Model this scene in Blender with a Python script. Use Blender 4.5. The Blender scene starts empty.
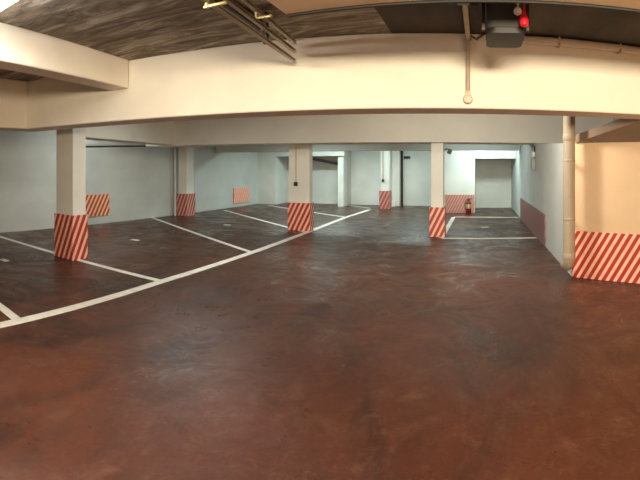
import bpy, bmesh, math, random
from mathutils import Vector, Matrix

random.seed(7)
S = bpy.context.scene
COL = S.collection
PI = math.pi

# ------------------------------------------------------------------ materials
def mat(name):
    m = bpy.data.materials.new(name); m.use_nodes = True
    nt = m.node_tree
    return m, nt, nt.nodes['Principled BSDF']

def node(nt, t, **kw):
    n = nt.nodes.new(t)
    for k, v in kw.items(): setattr(n, k, v)
    return n

def ramp(nt, fac, stops):
    r = node(nt, 'ShaderNodeValToRGB')
    e = r.color_ramp.elements
    e[0].position, e[0].color = stops[0][0], (*stops[0][1], 1)
    e[1].position, e[1].color = stops[-1][0], (*stops[-1][1], 1)
    for p, c in stops[1:-1]:
        q = e.new(p); q.color = (*c, 1)
    nt.links.new(fac, r.inputs['Fac'])
    return r.outputs['Color']

def noise(nt, scale, detail=5, rough=.6, stretch=(1, 1, 1), rot=(0, 0, 0), distortion=0):
    tc = node(nt, 'ShaderNodeTexCoord'); mp = node(nt, 'ShaderNodeMapping')
    mp.inputs['Scale'].default_value = stretch; mp.inputs['Rotation'].default_value = rot
    n = node(nt, 'ShaderNodeTexNoise')
    n.inputs['Scale'].default_value = scale; n.inputs['Detail'].default_value = detail
    n.inputs['Roughness'].default_value = rough; n.inputs['Distortion'].default_value = distortion
    nt.links.new(tc.outputs['Object'], mp.inputs['Vector']); nt.links.new(mp.outputs['Vector'], n.inputs['Vector'])
    return n.outputs['Fac']

def bump(nt, b, fac, strength, dist=.01):
    bp = node(nt, 'ShaderNodeBump'); bp.inputs['Strength'].default_value = strength
    bp.inputs['Distance'].default_value = dist
    nt.links.new(fac, bp.inputs['Height']); nt.links.new(bp.outputs['Normal'], b.inputs['Normal'])

def mixc(nt, fac, a, b):
    m = node(nt, 'ShaderNodeMix', data_type='RGBA')
    if isinstance(fac, float): m.inputs[0].default_value = fac
    else: nt.links.new(fac, m.inputs[0])
    for s, v in ((m.inputs[6], a), (m.inputs[7], b)):
        if isinstance(v, tuple): s.default_value = (*v, 1)
        else: nt.links.new(v, s)
    return m.outputs[2]

def plain(name, c, rough=.6, metal=0., var=.12, scale=6):
    m, nt, b = mat(name)
    f = noise(nt, scale)
    lo = tuple(x * (1 - var) for x in c); hi = tuple(min(1, x * (1 + var)) for x in c)
    nt.links.new(ramp(nt, f, [(.3, lo), (.7, hi)]), b.inputs['Base Color'])
    b.inputs['Roughness'].default_value = rough; b.inputs['Metallic'].default_value = metal
    return m

def plaster(name, c, var=.07, rough=.75):
    m, nt, b = mat(name)
    f = noise(nt, 1.3, 6, .55)
    lo = tuple(x * (1 - var) for x in c); hi = tuple(min(1, x * (1 + var)) for x in c)
    col = ramp(nt, f, [(.35, lo), (.65, hi)])
    nt.links.new(col, b.inputs['Base Color'])
    b.inputs['Roughness'].default_value = rough
    bump(nt, b, noise(nt, 35, 4), .12, .01)
    return m

def blockwall(name, c):
    """painted hollow-block wall: faint horizontal courses under the paint"""
    m, nt, b = mat(name)
    f = noise(nt, .9, 6, .6)
    lo = tuple(x * .9 for x in c); hi = tuple(min(1, x * 1.06) for x in c)
    col = ramp(nt, f, [(.3, lo), (.7, hi)])
    f2 = noise(nt, 1.0, 3, .5, (.15, .15, 5))
    col = mixc(nt, ramp(nt, f2, [(.45, (0, 0, 0)), (.75, (.25, .25, .25))]), col, tuple(x * .8 for x in c))
    nt.links.new(col, b.inputs['Base Color'])
    b.inputs['Roughness'].default_value = .7
    bump(nt, b, noise(nt, 20, 4), .15, .01)
    return m

def stripes(name, period, lean, red=(.42, .035, .02), white=(.86, .50, .38), shift=0.):
    """diagonal hazard bands painted on a board; unwraps round the corner of a column"""
    m, nt, b = mat(name)
    tc = node(nt, 'ShaderNodeTexCoord'); sp = node(nt, 'ShaderNodeSeparateXYZ')
    nt.links.new(tc.outputs['Object'], sp.inputs[0])
    a1 = node(nt, 'ShaderNodeMath', operation='ADD')
    nt.links.new(sp.outputs[0], a1.inputs[0]); nt.links.new(sp.outputs[1], a1.inputs[1])
    zl = node(nt, 'ShaderNodeMath', operation='MULTIPLY_ADD')
    nt.links.new(sp.outputs[2], zl.inputs[0]); zl.inputs[1].default_value = -lean
    nt.links.new(a1.outputs[0], zl.inputs[2])
    d = node(nt, 'ShaderNodeMath', operation='MULTIPLY_ADD'); d.inputs[1].default_value = 1 / period
    d.inputs[2].default_value = 20 + shift
    nt.links.new(zl.outputs[0], d.inputs[0])
    fr = node(nt, 'ShaderNodeMath', operation='FRACT'); nt.links.new(d.outputs[0], fr.inputs[0])
    col = ramp(nt, fr.outputs[0], [(0, red), (.50, red), (.54, white), (.96, white), (1, red)])
    f = noise(nt, 7)
    col = mixc(nt, ramp(nt, f, [(.5, (0, 0, 0)), (.8, (.35, .35, .35))]), col, (.35, .12, .09))
    nt.links.new(col, b.inputs['Base Color'])
    b.inputs['Roughness'].default_value = .45
    return m

M = {}
M['cream'] = plaster('cream_paint', (.86, .81, .70), .04)
M['white_wall'] = blockwall('white_block_wall', (.60, .62, .595))
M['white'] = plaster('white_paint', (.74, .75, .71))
M['warm_wall'] = plaster('ochre_render', (.64, .45, .285), .05)
M['column'] = plaster('column_paint', (.77, .75, .69), .05)
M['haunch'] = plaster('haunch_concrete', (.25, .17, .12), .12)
M['steel'] = plain('galvanised_steel', (.34, .28, .20), .5, .3)
M['dark_steel'] = plain('dark_steel', (.05, .042, .035), .5, .5)
M['brass'] = plain('brass_bracket', (.70, .58, .26), .4, .6)
M['black'] = plain('black_rubber', (.012, .011, .01), .7)
M['dark_grey'] = plain('dark_grey_plastic', (.016, .014, .012), .5)
M['grey_plastic'] = plain('grey_plastic', (.030, .027, .022), .75)
M['red'] = plain('red_plastic', (.75, .012, .03), .35)
M['ext_red'] = plain('red_enamel', (.22, .010, .011), .35)
M['white_plastic'] = plain('white_plastic', (.82, .78, .70), .4, var=.04)
M['conduit'] = plain('painted_conduit', (.46, .36, .27), .6)
M['beige_panel'] = plain('beige_door_panel', (.86, .70, .47), .5, var=.05, scale=2)
M['pipe_cream'] = plain('cream_drain_pipe', (.36, .29, .215), .6, var=.06)
M['paint_line'] = plain('white_floor_paint', (.80, .76, .68), .55, var=.14, scale=4)
M['duct_grey'] = plain('duct_grey', (.16, .16, .15), .6)
M['alarm_grey'] = plain('alarm_grey', (.30, .31, .29), .6)
M['beam_pipe'] = plain('beam_pipe', (.60, .50, .41), .6)
M['socket_cream'] = plain('socket_cream', (.66, .55, .43), .5)
M['seal'] = plain('brown_edge', (.22, .15, .10), .7)

# floor: worn, semi-gloss oxide-red floor paint with scuffed, dusty and darker patches
m, nt, b = mat('red_floor_paint')
def mask(fac, lo, hi, top):
    return ramp(nt, fac, [(lo, (0, 0, 0)), (hi, (top, top, top))])
c1 = ramp(nt, noise(nt, .45, 7, .65, distortion=.5), [(.30, (.045, .011, .0045)), (.5, (.078, .020, .0085)), (.68, (.120, .033, .014))])
c2 = mixc(nt, mask(noise(nt, 1.7, 8, .75, (1, .55, 1), (0, 0, .5), 1.), .50, .74, .65), c1, (.105, .044, .022))
c3 = mixc(nt, mask(noise(nt, .8, 7, .72, (1, .5, 1), (0, 0, 1.1), 1.4), .50, .66, .8), c2, (.022, .008, .005))
c4 = mixc(nt, mask(noise(nt, 6, 10, .82, (1, .7, 1), (0, 0, .2), .6), .52, .70, .6), c3, (.20, .095, .055))
# greyer toward the back: tint of the cool lamplight put into the floor colour
tc = node(nt, 'ShaderNodeTexCoord'); sp = node(nt, 'ShaderNodeSeparateXYZ')
nt.links.new(tc.outputs['Object'], sp.inputs[0])
ad = node(nt, 'ShaderNodeMath', operation='MULTIPLY_ADD'); ad.inputs[1].default_value = 9.
nt.links.new(noise(nt, .35, 6, .65, distortion=.8), ad.inputs[0]); nt.links.new(sp.outputs[1], ad.inputs[2])
mr = node(nt, 'ShaderNodeMapRange'); mr.inputs[1].default_value = 8.0; mr.inputs[2].default_value = 17.
mr.inputs[3].default_value = .0; mr.inputs[4].default_value = .65
nt.links.new(ad.outputs[0], mr.inputs[0])
fleck = noise(nt, 22, 6, .75, (1, .8, 1))
c4 = mixc(nt, mask(fleck, .56, .72, .5), c4, (.20, .10, .065))
c4 = mixc(nt, mask(noise(nt, 13, 9, .8, (1, .5, 1), (0, 0, .9), 1.), .54, .68, .6), c4, (.028, .009, .005))
grey = ramp(nt, noise(nt, 1.5, 7, .7, (1, .5, 1)), [(.3, (.042, .021, .013)), (.7, (.088, .052, .036))])
c5 = mixc(nt, mr.outputs[0], c4, grey)
nt.links.new(c5, b.inputs['Base Color'])
rr = node(nt, 'ShaderNodeMapRange')
rr.inputs[1].default_value = .35; rr.inputs[2].default_value = .66
rr.inputs[3].default_value = .20; rr.inputs[4].default_value = .60
nt.links.new(noise(nt, 1.3, 8, .75, distortion=1.2), rr.inputs[0]); nt.links.new(rr.outputs[0], b.inputs['Roughness'])
b.inputs['Specular IOR Level'].default_value = .45
bump(nt, b, noise(nt, 6, 10, .8), .55, .012)
M['floor'] = m

# ceiling: board-marked concrete, darker past a straight edge on the right
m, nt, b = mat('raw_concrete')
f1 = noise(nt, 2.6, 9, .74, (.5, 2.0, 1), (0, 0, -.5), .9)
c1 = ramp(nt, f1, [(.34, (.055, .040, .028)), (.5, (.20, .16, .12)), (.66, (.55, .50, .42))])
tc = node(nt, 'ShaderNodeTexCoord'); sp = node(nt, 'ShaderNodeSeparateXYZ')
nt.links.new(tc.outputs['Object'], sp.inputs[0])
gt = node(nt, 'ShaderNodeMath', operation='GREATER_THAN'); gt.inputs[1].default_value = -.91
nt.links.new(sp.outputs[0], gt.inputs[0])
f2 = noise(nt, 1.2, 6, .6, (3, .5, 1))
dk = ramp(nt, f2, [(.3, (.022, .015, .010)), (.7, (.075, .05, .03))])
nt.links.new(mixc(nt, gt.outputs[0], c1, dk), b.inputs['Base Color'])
b.inputs['Roughness'].default_value = .85
bump(nt, b, f1, .6, .02)
M['ceiling'] = m

# lamp
m, nt, b = mat('lamp_tube')
b.inputs['Emission Color'].default_value = (1, .97, .88, 1); b.inputs['Emission Strength'].default_value = 60
M['tube'] = m

# ------------------------------------------------------------------ geometry helpers
def add_box(bm, c, s, bev=0., rot=None):
    r = bmesh.ops.create_cube(bm, size=1)
    vs = r['verts']
    bmesh.ops.scale(bm, vec=s, verts=vs)
    if bev:
        es = list({e for v in vs for e in v.link_edges})
        g = bmesh.ops.bevel(bm, geom=es, offset=bev, segments=2, affect='EDGES', profile=.7)
        vs = list({v for f in g['faces'] for v in f.verts} | {v for v in vs if v.is_valid})
    if rot: bmesh.ops.rotate(bm, cent=(0, 0, 0), matrix=rot, verts=vs)
    bmesh.ops.translate(bm, vec=c, verts=vs)

def add_prism(bm, pts, z0, z1):
    lo = [bm.verts.new((x, y, z0)) for x, y in pts]
    hi = [bm.verts.new((x, y, z1)) for x, y in pts]
    n = len(pts)
    bm.faces.new(lo[::-1]); bm.faces.new(hi)
    for i in range(n): bm.faces.new((lo[i], lo[(i + 1) % n], hi[(i + 1) % n], hi[i]))

def add_tube(bm, pts, r, seg=12):
    """round bar along a polyline, mitred, closed at both ends"""
    P = [Vector(p) for p in pts]
    rings = []
    for i, p in enumerate(P):
        d = ((P[min(i + 1, len(P) - 1)] - p).normalized() + (p - P[max(i - 1, 0)]).normalized()).normalized()
        up = Vector((0, 0, 1)) if abs(d.z) < .9 else Vector((0, 1, 0))
        a = d.cross(up).normalized(); c = a.cross(d).normalized()
        rad = r[i] if isinstance(r, (list, tuple)) else r
        rings.append([bm.verts.new(p + (a * math.cos(t) + c * math.sin(t)) * rad)
                      for t in [2 * PI * k / seg for k in range(seg)]])
    for A, B in zip(rings, rings[1:]):
        for k in range(seg): bm.faces.new((A[k], A[(k + 1) % seg], B[(k + 1) % seg], B[k]))
    bm.faces.new(rings[0][::-1]); bm.faces.new(rings[-1])

def add_lathe(bm, prof, c=(0, 0, 0), seg=20):
    rings = [[bm.verts.new((c[0] + r * math.cos(2 * PI * k / seg), c[1] + r * math.sin(2 * PI * k / seg), c[2] + z))
              for k in range(seg)] for r, z in prof]
    for A, B in zip(rings, rings[1:]):
        for k in range(seg): bm.faces.new((A[k], A[(k + 1) % seg], B[(k + 1) % seg], B[k]))
    bm.faces.new(rings[0][::-1]); bm.faces.new(rings[-1])

def obj(name, bm, m, parent=None, smooth=False, loc=(0, 0, 0), rotz=0.):
    bmesh.ops.recalc_face_normals(bm, faces=bm.faces[:])
    me = bpy.data.meshes.new(name); bm.to_mesh(me); bm.free()
    me.materials.append(M[m])
    if smooth:
        for p in me.polygons: p.use_smooth = True
        try: me.set_sharp_from_angle(angle=math.radians(40))
        except Exception: pass
    o = bpy.data.objects.new(name, me); COL.objects.link(o)
    o.location = loc; o.rotation_euler = (0, 0, rotz)
    if parent: o.parent = parent
    return o

def tag(o, label, cat, group=None, kind=None):
    o['label'] = label
    if cat: o['category'] = cat
    if group: o['group'] = group
    if kind: o['kind'] = kind
    return o

def thing(name, label, cat, loc=(0, 0, 0), rotz=0., group=None):
    o = bpy.data.objects.new(name, None); COL.objects.link(o)
    o.location = loc; o.rotation_euler = (0, 0, rotz); o.empty_display_size = .2
    return tag(o, label, cat, group, 'thing')

def struct(name, bm, m, label, cat):
    return tag(obj(name, bm, m), label, cat, None, 'structure')

B = bmesh.new

# ------------------------------------------------------------------ the room
CEIL = 3.07
bm = B(); add_box(bm, (-3.2, 7.8, -.1), (14.6, 23.2, .2))
floor = struct('floor', bm, 'floor', 'worn oxide red painted garage floor with white bay lines', 'floor')
bm = B(); add_box(bm, (-3.2, 7.8, CEIL + .1), (14.6, 23.2, .2))
struct('ceiling', bm, 'ceiling', 'raw brown board-marked concrete ceiling slab', 'ceiling')

bm = B(); add_prism(bm, [(-10.3, -3.6), (-10.3, 17.4), (-9.36, 17.4), (-10.0, 3.), (-10.0, -3.6)], 0, CEIL)
struct('wall_left', bm, 'white_wall', 'long pale grey block wall behind the row of parking bays', 'wall')
bm = B()
add_prism(bm, [(1.34, 10.9), (3.9, 10.9), (3.9, 19.2), (1.24, 19.2), (1.24, 17.9), (1.30, 14.2)], 0, 2.23)
add_prism(bm, [(1.32, 11.9), (3.9, 11.9), (3.9, 19.2), (1.24, 19.2), (1.24, 17.9), (1.30, 14.2)], 2.23, CEIL)
foot = [(1.39, 6.71), (3.9, 6.71), (3.9, 10.9), (1.34, 10.9)]; tops = [2.03, 2.03, 2.228, 2.228]
lo = [bm.verts.new((x, y, 0)) for x, y in foot]; hi = [bm.verts.new((p[0], p[1], z)) for p, z in zip(foot, tops)]
bm.faces.new(lo[::-1]); bm.faces.new(hi)
for k in range(4): bm.faces.new((lo[k], lo[(k + 1) % 4], hi[(k + 1) % 4], hi[k]))
add_prism(bm, [(3.4, 5.3), (3.9, 5.3), (3.9, 12.), (3.4, 12.)], 2.0, CEIL)
struct('wall_right', bm, 'white_wall', 'pale grey right wall running back beside the aisle', 'wall')
bm = B()
add_prism(bm, [(1.39, 6.71), (3.3, 5.27), (3.9, 5.27), (3.9, 6.71)], 0, 2.03)
add_prism(bm, [(3.3, 5.27), (3.3, -3.6), (3.9, -3.6), (3.9, 5.27)], 0, CEIL)
struct('wall_right_front', bm, 'warm_wall', 'angled warm beige wall face nearest the viewer at right', 'wall')
bm = B(); add_box(bm, (-3.2, -3.7, CEIL / 2), (13.2, .2, CEIL))
struct('wall_front', bm, 'cream', 'cream wall closing the entrance end behind the viewer', 'wall')

# back wall: left block, recess headers, main plane, right stub block and alcove
bm = B()
add_prism(bm, [(-10.3, 17.4), (-8.48, 17.4), (-8.48, 18.6), (-10.3, 18.6)], 0, CEIL)
add_prism(bm, [(-8.48, 17.4), (-5.42, 17.4), (-5.42, 17.75), (-8.48, 17.75)], 2.07, CEIL)
add_prism(bm, [(-10.3, 18.6), (-1.3, 18.6), (-1.3, 19.2), (-10.3, 19.2)], 0, CEIL)
add_prism(bm, [(-1.3, 15.9), (-.18, 15.9), (-.18, 17.9), (-1.3, 19.2)], 0, CEIL)
add_prism(bm, [(-.18, 15.9), (1.27, 15.9), (1.26, 16.25), (-.18, 16.25)], 1.93, CEIL)
add_prism(bm, [(-1.3, 19.2), (-.18, 17.9), (1.24, 17.9), (1.24, 19.2)], 0, CEIL)
struct('wall_back', bm, 'white', 'pale back wall with two open recesses and headers', 'wall')
bm = B(); add_box(bm, (-5.6, 18.05, CEIL / 2), (.24, 1.09, CEIL))
struct('trim_1', bm, 'white', 'white pier at the edge of the far left recess', 'pier')
bm = B(); add_box(bm, (-3.46, 18.44, CEIL / 2), (.30, .31, CEIL))
struct('trim_2', bm, 'column', 'grey pilaster on the back wall right of the farthest column', 'pilaster')
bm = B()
add_prism(bm, [(-9.785, 8.1), (-9.67, 10.9), (-9.64, 10.9), (-9.755, 8.1)], 2.30, CEIL)  # paler strip puts the lamplight on the upper wall into its colour
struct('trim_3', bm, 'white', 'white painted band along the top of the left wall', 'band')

# ---- concrete beams
def beam(label, p0, p1, width, z0, z1, m='cream'):
    """p0-p1 is the bottom edge of the near face; width goes to the left of p0->p1"""
    a = Vector(p0); d = (Vector(p1) - a).normalized(); n = Vector((-d.y, d.x)) * width
    bm = B()
    q = Vector(p1)
    add_prism(bm, [tuple(a), tuple(q), tuple(q + n), tuple(a + n)], z0, z1)
    bmesh.ops.bevel(bm, geom=[e for e in bm.edges], offset=.012, segments=1, affect='EDGES')
    return struct('ceiling_beam', bm, m, label, 'beam')

beam('big cream front beam spanning the whole picture above the aisle', (-6.68, 3.877), (3.28, 5.103), .52, 2.29, CEIL)
beam('cream beam overhead at the left running toward the viewer above the nearest column', (-6.2, -3.58), (-6.2, 3.93), .5, 2.29, CEIL)
beam('short shallow cream beam at upper left meeting the front beam', (-3.05, -2.0), (-4.13, 4.17), .30, 2.70, CEIL)
beam('beam running back from the nearest left column to the second beam', (-6.86, 5.6), (-7.78, 9.72), .5, 2.25, CEIL)
beam('second cream beam crossing above the two middle columns', (-8.7, 9.465), (3.38, 11.04), 1.0, 2.23, CEIL)
beam('third beam farthest back, in front of the pale back wall', (-9.45, 14.2), (1.24, 14.35), .4, 2.17, CEIL, 'column')

# sloping haunch over the angled right wall
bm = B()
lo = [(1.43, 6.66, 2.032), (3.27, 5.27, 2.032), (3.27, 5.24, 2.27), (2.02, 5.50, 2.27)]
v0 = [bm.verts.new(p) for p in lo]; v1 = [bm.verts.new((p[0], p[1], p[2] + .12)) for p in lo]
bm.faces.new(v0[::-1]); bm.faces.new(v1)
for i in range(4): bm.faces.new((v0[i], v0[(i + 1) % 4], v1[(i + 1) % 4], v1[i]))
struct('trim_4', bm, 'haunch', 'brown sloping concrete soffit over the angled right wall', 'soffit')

# ---- floor paint
def line(name, pts, w, label='white painted line'):
    bm = B()
    P = [Vector(p) for p in pts]
    L, R = [], []
    for i, p in enumerate(P):
        d = (P[min(i + 1, len(P) - 1)] - P[max(i - 1, 0)]).normalized()
        n = Vector((-d.y, d.x)) * w / 2
        L.append(p + n); R.append(p - n)
    pts2 = [tuple(q) for q in R] + [tuple(q) for q in L[::-1]]
    add_prism(bm, pts2, -.0005, .003 if name == 'aisle_line' else .0042)
    o = obj(name, bm, 'paint_line', floor)
    o['label'] = label
    return o
line('aisle_line', [(-4.10, 0.), (-4.18, 2.3), (-4.27, 5.), (-4.24, 8.), (-4.30, 13.9), (-4.15, 16.6)], .15, 'long white painted aisle line')
for a_, b_ in (((-4.14, 2.54), (-9.9, 3.25)), ((-4.3, 5.0), (-9.85, 5.17)), ((-4.27, 7.66), (-9.7, 10.85)),
               ((-4.22, 10.5), (-9.1, 14.25)), ((-4.33, 14.0), (-8.6, 16.9)), ((-4.3, 17.2), (-5.4, 18.1)),
               ((-.9, 10.42), (1.33, 10.42)), ((-.86, 14.7), (1.26, 14.55))):
    line('bay_line', [a_, b_], .11)
line('bay_line', [(-.9, 10.47), (-.86, 14.65)], .12)
for x, y in ((-7.0, 3.95), (-7.08, 7.35), (-6.8, 10.8), (.14, 12.3)):
    bm = B(); add_box(bm, (x, y, .0012), (.22, .11, .0036))
    o = obj('bay_mark', bm, 'paint_line', floor); o['label'] = 'short white painted mark in bay'

# ------------------------------------------------------------------ columns with striped guards
stripe_n = [0]
def column(label, x, y, w, d, top, guard_h, period, lean, plabel, ew=.035, rotz=0., red=(.42, .035, .02), white=(.86, .50, .38), shift=0.):
    """x, y: middle of the front (viewer-side) face"""
    t = thing('concrete_column', label, 'column', (x, y, 0), rotz)
    bm = B(); add_box(bm, (0, d / 2, top / 2), (w, d, top), .012)
    obj('shaft', bm, 'column', t)
    stripe_n[0] += 1
    key = 'stripe%d' % stripe_n[0]
    M[key] = stripes('hazard_stripes_%d' % stripe_n[0], period, lean, red, white, shift)
    bm = B()
    W, D = w / 2 + ew, d + ew
    add_prism(bm, [(-W, -ew), (W, -ew), (W, D), (-W, D)], 0.004, guard_h)
    o = obj('warning_guard', bm, key, t); o['label'] = plabel
    return t

PINK = dict(red=(.36, .085, .07), white=(.60, .27, .22))
column('nearest column at left, standing on a bay line under the front beam', -6.55, 4.95, .50, .30, CEIL - .002, .80, .14, .45,
       'red and white striped guard', ew=.026)
column('grey column standing against the left wall between two bays', -9.22, 11.85, .34, .42, 2.9, .74, .14, .42,
       'faded red and white striped guard', red=(.36, .06, .05), white=(.70, .36, .29))
column('broad middle column with a cable and switch under the second beam', -4.56, 10.72, .58, .22, 2.229, .72, .135, .5,
       'red and white striped guard', ew=.022)
column('slim right-hand column standing beside the small parking bay', -1.01, 10.58, .29, .30, 2.229, .70, .135, .5,
       'red and white striped guard', ew=.036)
column('farthest column near the back wall with faded pink guard', -3.66, 17.0, .32, .32, CEIL - .002, .70, .15, .5,
       'faded pink striped guard', ew=.045, **PINK)

# ---- striped boards on the walls
def board(label, x0, y0, x1, y1, h, z0, period, lean, t=.03, red=(.42, .035, .02), white=(.86, .50, .38), cap=False):
    d = Vector((x1 - x0, y1 - y0)); L = d.length
    stripe_n[0] += 1; key = 'stripe%d' % stripe_n[0]
    M[key] = stripes('hazard_stripes_%d' % stripe_n[0], period, lean, red, white)
    bm = B(); add_box(bm, (L / 2, t / 2, h / 2), (L, t, h), .004)
    o = obj('striped_wall_board', bm, key, None, False, (x0, y0, z0), math.atan2(d.y, d.x))
    return tag(o, label, 'wall guard', 'striped guards on the walls', 'thing')
# each runs left to right as the viewer faces it; the board grows to the far side, so it starts in front of its wall
board('wide red and white striped board on the angled right wall', 1.385, 6.665, 3.2, 5.30, .70, .004, .118, .62)
board('orange striped board on the left wall behind the nearest column', -9.745, 8.1, -9.71, 9.0, .62, .23, .15, .57,
      red=(.62, .07, .025), white=(1., .66, .40))
board('small salmon striped board on the left wall near the far end', -9.40, 15.45, -9.36, 16.65, .62, .14, .16, .45,
      red=(1., .33, .22), white=(1., .62, .48))
board('pink striped board on the pale back wall behind the extinguisher', -1.22, 15.865, -.20, 15.865, .64, .01, .10, .5,
      red=(.50, .20, .16), white=(.64, .33, .27))
board('long dull maroon board along the foot of the right wall', 1.262, 14.1, 1.335, 9.25, .66, .004, .14, .5,
      red=(.22, .085, .085), white=(.33, .15, .15))

# ------------------------------------------------------------------ fire extinguisher
t = thing('fire_extinguisher', 'red fire extinguisher standing before the pink striped board', 'fire extinguisher', (-.40, 15.66, 0))
bm = B(); add_lathe(bm, [(.085, 0), (.095, .012), (.095, .36), (.085, .40), (.06, .43), (.03, .45)])
obj('cylinder', bm, 'ext_red', t, True)
bm = B(); add_lathe(bm, [(.033, .45), (.036, .46), (.036, .50), (.022, .515)]); add_box(bm, (.05, 0, .50), (.11, .025, .018), .004)
add_box(bm, (.06, 0, .535), (.13, .025, .014), .004, None)
obj('valve_handle', bm, 'dark_steel', t, True)
bm = B(); add_tube(bm, [(-.03, 0, .49), (-.08, -.02, .49), (-.115, -.03, .44), (-.12, -.03, .30), (-.112, -.03, .16)], .013, 10)
obj('hose', bm, 'black', t, True)
bm = B(); add_lathe(bm, [(.0962, .19), (.0968, .195), (.0968, .33), (.0962, .335)])
o = obj('label_band', bm, 'brass', t, True); o['label'] = 'dull gold instruction band'

t = thing('canister', 'small white canister at the foot of the far grey pilaster', 'canister', (-3.52, 18.05, 0))
bm = B(); add_box(bm, (0, 0, .13), (.20, .14, .26), .03)
obj('body', bm, 'white_plastic', t, True)
bm = B(); add_lathe(bm, [(.03, .26), (.034, .265), (.034, .30), (.028, .305)], (.045, 0, 0))
obj('cap', bm, 'white_plastic', t, True)

# ------------------------------------------------------------------ cables and switches on the columns
def switch(label, x, y, z, top):
    t = thing('surface_switch', label, 'switch', (x, y, z), 0, 'switches on the columns')
    bm = B(); add_box(bm, (0, -.025, 0), (.09, .05, .10), .008)
    obj('switch_box', bm, 'dark_grey', t)
    bm = B(); add_tube(bm, [(0, -.012, .05), (0, -.012, top - z)], .011, 8)
    obj('cable', bm, 'conduit', t, True)
switch('dark switch with a cable on the broad middle column', -4.64, 10.718, 1.21, 2.22)
switch('dark switch on the farthest column above its pink guard', -3.72, 16.998, 1.10, 2.9)

# ------------------------------------------------------------------ drain pipe at the right
t = thing('drain_pipe', 'cream vertical drain pipe beside the angled right wall', 'pipe', (1.292, 6.44, 0))
bm = B(); add_tube(bm, [(0, 0, .30), (0, 0, CEIL - .01)], .088, 20); obj('pipe', bm, 'pipe_cream', t, True)
bm = B(); add_lathe(bm, [(.089, 0), (.095, .01), (.095, .09), (.089, .10)], (0, 0, 2.05)); obj('collar', bm, 'pipe_cream', t, True)
bm = B(); add_lathe(bm, [(.089, 0), (.095, .01), (.095, .09), (.089, .10)], (0, 0, .32)); obj('collar', bm, 'pipe_cream', t, True)
bm = B(); add_tube(bm, [(0, 0, .32), (0, .01, .27), (-.01, .08, .22), (-.015, .20, .20), (-.0, .27, .20)], .080, 16); obj('elbow', bm, 'pipe_cream', t, True)
for z in (.9, 1.75):
    bm = B(); add_lathe(bm, [(.089, 0), (.092, .004), (.092, .026), (.089, .03)], (0, 0, z)); add_box(bm, (.05, .15, z + .015), (.03, .2, .03))
    obj('pipe_clip', bm, 'pipe_cream', t, True)

# ------------------------------------------------------------------ beam conduit with socket, ceiling conduit
def beam_y(x): return 4.6996 + .123 * x         # near face of the front beam
t = thing('wired_conduit', 'thin brown conduit dropping down the front beam to a round socket', 'conduit', (-.125, beam_y(-.125), 2.38))
bm = B()
add_tube(bm, [(0, -1.02, CEIL - 2.38 - .045), (0, -.10, CEIL - 2.38 - .045), (0, -.045, CEIL - 2.38 - .065), (0, -.03, CEIL - 2.38 - .12), (0, -.03, .06)], .024, 12)
obj('conduit', bm, 'conduit', t, True)
bm = B()
r0 = [(.046, 0), (.05, .01), (.05, .05), (.04, .065), (.02, .07)]
add_lathe(bm, r0); bmesh.ops.rotate(bm, cent=(0, 0, 0), matrix=Matrix.Rotation(PI / 2, 3, 'X'), verts=bm.verts[:])
add_box(bm, (0, -.027, .062), (.06, .05, .05), .008)
obj('socket', bm, 'socket_cream', t, True)
bm = B(); add_tube(bm, [(-.80, -1.06, CEIL - 2.38 - .03), (-.06, -1.06, CEIL - 2.38 - .03)], .018, 10)
obj('branch_conduit', bm, 'steel', t, True)
bm = B(); add_box(bm, (0, -1.06, CEIL - 2.38 - .035), (.12, .10, .065), .01); obj('junction_box', bm, 'dark_grey', t)

t = thing('overhead_conduit', 'grey brown pipe along the top of the front beam at right', 'pipe', (.42, 0, 0))
x0, x1 = .0, 2.8
bm = B(); add_tube(bm, [(x0, beam_y(.42) - .055, CEIL - .055), (x1, beam_y(.42 + x1) - .055, CEIL - .055)], .043, 14)
obj('pipe', bm, 'beam_pipe', t, True)
for xx in (.42, 1.13, 1.9):
    bm = B(); add_box(bm, (xx, beam_y(.42 + xx) - .052, CEIL - .058), (.022, .09, .10), .004); obj('pipe_clip', bm, 'conduit', t)

# ------------------------------------------------------------------ raised overhead garage door with its track and opener
t = thing('lifted_shutter', 'raised beige overhead garage door held flat below the ceiling', 'garage door', (.2, 0, 2.72))
for k in range(3):
    bm = B(); add_box(bm, (0, 2.78 - .5 - k * 1.0, .022), (2.95, .985, .044), .008)
    obj('door_section', bm, 'beige_panel', t)
bm = B(); add_box(bm, (0, 2.79, .018), (2.95, .022, .06), .004); o = obj('edge_seal', bm, 'black', t); o['label'] = 'black rubber edge seal'

t = thing('door_track', 'bundle of three brown steel rails hanging from the ceiling at left of the door', 'track', (-1.575, 0, 0))
slope = -.10
for z in (2.775, 2.875, 2.972):
    bm = B()
    a = Vector((0.02 - .0 * z, 1.2, z)); b_ = Vector((a.x + slope * 3.08, 4.28, z))
    n = Vector((.022, 0, 0)); q = .016
    prof = [(-q, -q), (q, -q), (q, -q + .006), (-q + .006, -q + .006), (-q + .006, q - .006), (q, q - .006), (q, q), (-q, q)]
    A_ = [bm.verts.new(a + Vector((u, 0, v))) for u, v in prof]; C_ = [bm.verts.new(b_ + Vector((u, 0, v))) for u, v in prof]
    bm.faces.new(A_[::-1]); bm.faces.new(C_)
    for i in range(8): bm.faces.new((A_[i], A_[(i + 1) % 8], C_[(i + 1) % 8], C_[i]))
    obj('rail', bm, 'steel', t)
for y in (1.6, 2.6, 3.6):
    bm = B(); xx = .02 + slope * (y - 1.2)
    add_box(bm, (xx - .06, y, 2.93), (.035, .05, .28), .003)
    add_box(bm, (xx - .11, y, CEIL - .012), (.13, .05, .022), .003)
    obj('hanger', bm, 'dark_steel', t)
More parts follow.
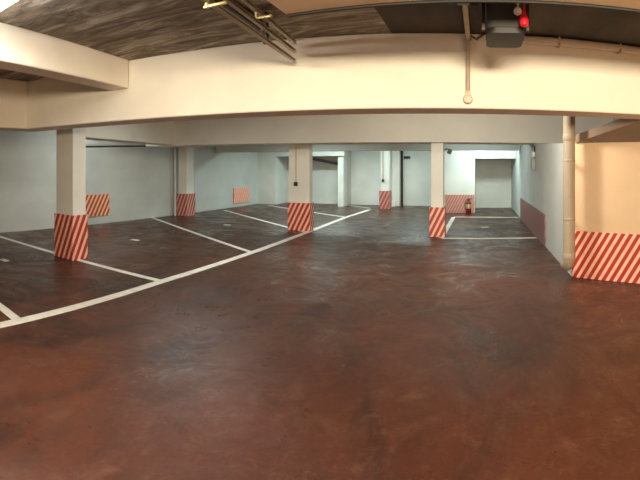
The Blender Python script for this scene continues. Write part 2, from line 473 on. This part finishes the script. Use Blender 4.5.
for y, z in ((2.42, 2.735), (3.25, 2.905)):
    bm = B(); xx = .02 + slope * (y - 1.2)
    add_box(bm, (xx + .06, y, z), (.17, .022, .016), .003); add_box(bm, (xx - .0, y, z + .02), (.02, .03, .06), .003)
    o = obj('bracket', bm, 'brass', t); o['label'] = 'brass coloured bracket'
for dx in (-.17, -.25):
    bm = B(); add_tube(bm, [(dx, 1.2, CEIL - .03), (dx + slope * 2.7, 3.9, CEIL - .03)], .026, 10)
    obj('ceiling_pipe', bm, 'dark_steel', t, True)

t = thing('door_opener', 'dark grey garage door opener hanging from the ceiling by the front beam', 'door opener', (.19, 3.24, 2.65))
def rounded(w, d, r, cy, n=5):
    pts = []
    for cx_, cy_, a0 in ((w / 2 - r, d / 2 - r, 0), (-w / 2 + r, d / 2 - r, 90), (-w / 2 + r, -d / 2 + r, 180), (w / 2 - r, -d / 2 + r, 270)):
        for k in range(n + 1):
            a = math.radians(a0 + 90 * k / n); pts.append((cx_ + r * math.cos(a), cy + cy_ + r * math.sin(a)))
    return pts
bm = B(); add_prism(bm, rounded(.285, .42, .06, .21), .045, .37); obj('housing', bm, 'grey_plastic', t, True)
bm = B(); add_prism(bm, rounded(.270, .405, .065, .21), .018, .045); add_prism(bm, rounded(.283, .418, .06, .21), .004, .018)
o = obj('lower_cover', bm, 'dark_grey', t, True); o['label'] = 'black lower cover'
bm = B(); add_box(bm, (-.02, -1.2, .26), (.05, 2.9, .035), .004); obj('drive_rail', bm, 'dark_steel', t)
bm = B(); add_box(bm, (-.235, .05, .30), (.06, .20, .23), .01); obj('control_box', bm, 'black', t)
for sx in (-.165, .165):
    bm = B(); add_box(bm, (sx, .12, .235), (.025, .05, .36), .003); obj('hanger_strap', bm, 'dark_steel', t)
bm = B(); add_box(bm, (-.02, -.06, .32), (.48, .09, .15), .006); obj('cross_bracket', bm, 'black', t)
bm = B(); add_tube(bm, [(-.155, .25, .07), (-.22, .34, .05), (-.26, .42, .10), (-.27, .60, .12)], .010, 8); obj('power_cord', bm, 'black', t, True)
bm = B(); add_tube(bm, [(.075, -.08, .34), (.075, -.08, .16)], .008, 8)
for z in (.18, .22, .26, .30): add_lathe(bm, [(.006, 0), (.015, .008), (.015, .016), (.006, .024)], (.075, -.08, z), 10)
o = obj('pull_chain', bm, 'brass', t, True)
bm = B(); add_lathe(bm, [(.008, 0), (.026, .012), (.030, .03), (.022, .05), (.008, .058)], (.075, -.08, .105), 14)
p_ = obj('pull_knob', bm, 'white_plastic', t, True); p_['label'] = 'white round knob'
bm = B(); add_tube(bm, [(.122, -.07, .33), (.122, -.07, .13)], .006, 8); c_ = obj('release_cord', bm, 'red', t, True); c_['label'] = 'red release cord'
bm = B(); add_lathe(bm, [(.018, 0), (.031, .010), (.033, .045), (.020, .085), (.008, .115)], (.122, -.07, .03), 14)
h_ = obj('release_handle', bm, 'red', t, True); h_['label'] = 'red release handle'

# ------------------------------------------------------------------ small fittings at the back and on the walls
bm = B(); add_tube(bm, [(-9.75, 8.1, 2.22), (-9.645, 10.7, 2.31)], .02, 10)
tag(obj('wall_conduit', bm, 'dark_steel', None, True), 'dark conduit along the left wall below its white band', 'conduit', None, 'thing')
bm = B(); add_tube(bm, [(-9.45, 11.75, .0), (-9.45, 11.75, 2.95)], .035, 12)
tag(obj('downpipe', bm, 'white_wall', None, True), 'thin pale downpipe left of the column against the left wall', 'pipe', None, 'thing')
bm = B(); add_box(bm, (0, 0, 0), (1.75, .12, .11), .01, Matrix.Rotation(math.radians(11), 3, 'Y'))  # dark bar added in place of the header's slanting shadow
tag(obj('sloping_duct', bm, 'duct_grey', None, False, (-6.55, 18.53, 1.84)), 'dark narrow duct sloping down in the far left recess', 'duct', None, 'thing')
bm = B(); add_tube(bm, [(-3.245, 18.54, 0), (-3.245, 18.54, 2.6)], .045, 10)
tag(obj('downpipe', bm, 'dark_grey', None, True), 'dark thin downpipe on the back wall beside the grey pilaster', 'pipe', None, 'thing')
bm = B(); add_box(bm, (0, 0, 0), (.26, .10, .10), .015)
tag(obj('wall_box', bm, 'dark_grey', None, False, (-3.03, 18.545, 2.02)), 'small dark box high on the back wall beside the downpipe', 'box', None, 'thing')
# flood lamp on the right of the slim column
t = thing('flood_lamp', 'small dark flood lamp at the top of the slim right-hand column', 'lamp', (-.775, 10.72, 2.02))
bm = B(); add_box(bm, (-.03, 0, .06), (.08, .03, .03)); obj('arm', bm, 'dark_steel', t)
bm = B(); add_box(bm, (.05, 0, 0), (.10, .09, .12), .015, Matrix.Rotation(.4, 3, 'Y')); obj('head', bm, 'dark_grey', t)
# sensor on right wall
t = thing('wall_alarm', 'white round alarm over a dark box high on the right wall', 'alarm', (1.29, 10.9, 1.74))
bm = B(); add_box(bm, (0, 0, -.02), (.10, .17, .30), .02); obj('alarm_box', bm, 'alarm_grey', t)
bm = B(); add_lathe(bm, [(.08, 0), (.09, .02), (.08, .06), (.04, .08)]); bmesh.ops.rotate(bm, cent=(0, 0, 0), matrix=Matrix.Rotation(-PI / 2, 3, 'Y'), verts=bm.verts[:])
bmesh.ops.translate(bm, vec=(.045, .03, .22), verts=bm.verts[:])
o = obj('alarm_head', bm, 'white_plastic', t, True); o['label'] = 'white round head'
bm = B(); add_tube(bm, [(.03, .0, .12), (.03, -.05, .42)], .016, 8); obj('cable', bm, 'black', t, True)

# ------------------------------------------------------------------ lamps
t = thing('ceiling_lamp', 'glowing white ceiling lamp cut by the upper left picture corner', 'lamp', (-2.86, 1.53, 2.91))
bm = B(); add_box(bm, (0, 0, .09), (1.36, .34, .09), .01); obj('housing', bm, 'white_plastic', t)
bm = B(); add_box(bm, (0, 0, .015), (1.33, .33, .06), .015); o = obj('diffuser', bm, 'tube', t); o['label'] = 'glowing white diffuser'

def area(name, loc, size, power, col, rot=(0, 0, 0)):
    L = bpy.data.lights.new(name, 'AREA'); L.shape = 'RECTANGLE'; L.size, L.size_y = size
    L.energy = power; L.color = col
    o = bpy.data.objects.new(name, L); COL.objects.link(o); o.location = loc; o.rotation_euler = rot
    return o
WARM, COOL = (1., .84, .60), (.80, 1., .96)
area('entrance_lamp', (.6, -1.6, 2.5), (1.6, .4), 540, WARM, (math.radians(88), 0, -.28))
area('bay_lamp', (-4.8, 6.7, 2.98), (1.2, .3), 60, (.92, 1, .95))
area('bay_lamp', (-8.3, 7.6, 2.98), (.16, 1.3), 34, (.90, 1, .95))
area('bay_lamp', (-.2, 6.2, 2.93), (1.3, .3), 125, (1, .93, .78), (math.radians(42), 0, 0))  # added fill without a fixture, tilted to brighten second beam and right wall
area('mid_lamp', (-5.1, 12.3, 2.6), (1.0, .16), 70, COOL)
area('mid_lamp', (-.2, 12.9, 2.98), (1.3, .16), 30, COOL)
area('back_lamp', (-5.3, 15.9, 2.80), (1.3, .18), 75, COOL)
area('back_lamp', (-2.3, 16.2, 2.80), (1.0, .18), 60, COOL)
area('back_lamp', (-7.0, 16.0, 2.80), (1.0, .18), 30, COOL)
area('back_lamp', (.1, 14.85, 2.37), (1.3, .14), 42, COOL, (math.radians(45), 0, 0))

W = bpy.data.worlds.new('World'); S.world = W; W.use_nodes = True
W.node_tree.nodes['Background'].inputs[0].default_value = (.9, .85, .8, 1)
W.node_tree.nodes['Background'].inputs[1].default_value = .02

# ------------------------------------------------------------------ camera: the photograph is a stitched (cylindrical) panorama
cam = bpy.data.cameras.new('camera'); co = bpy.data.objects.new('camera', cam); COL.objects.link(co)
co.location = (0, 0, 1.7); co.rotation_euler = (PI / 2, 0, 160 / 450)
cam.type = 'PANO'; cam.panorama_type = 'CENTRAL_CYLINDRICAL'
cam.central_cylindrical_range_u_min = -320 / 450; cam.central_cylindrical_range_u_max = 320 / 450
cam.central_cylindrical_range_v_min = -315 / 450; cam.central_cylindrical_range_v_max = 165 / 450
cam.central_cylindrical_radius = 1.0
cam.clip_start = .05; cam.clip_end = 100
S.camera = co

S.view_settings.view_transform = 'Standard'; S.view_settings.look = 'None'
S.view_settings.gamma = 1; S.view_settings.use_curve_mapping = False
S.view_settings.exposure = 0.
S.cycles.use_denoising = True
S.cycles.max_bounces = 8; S.cycles.diffuse_bounces = 5
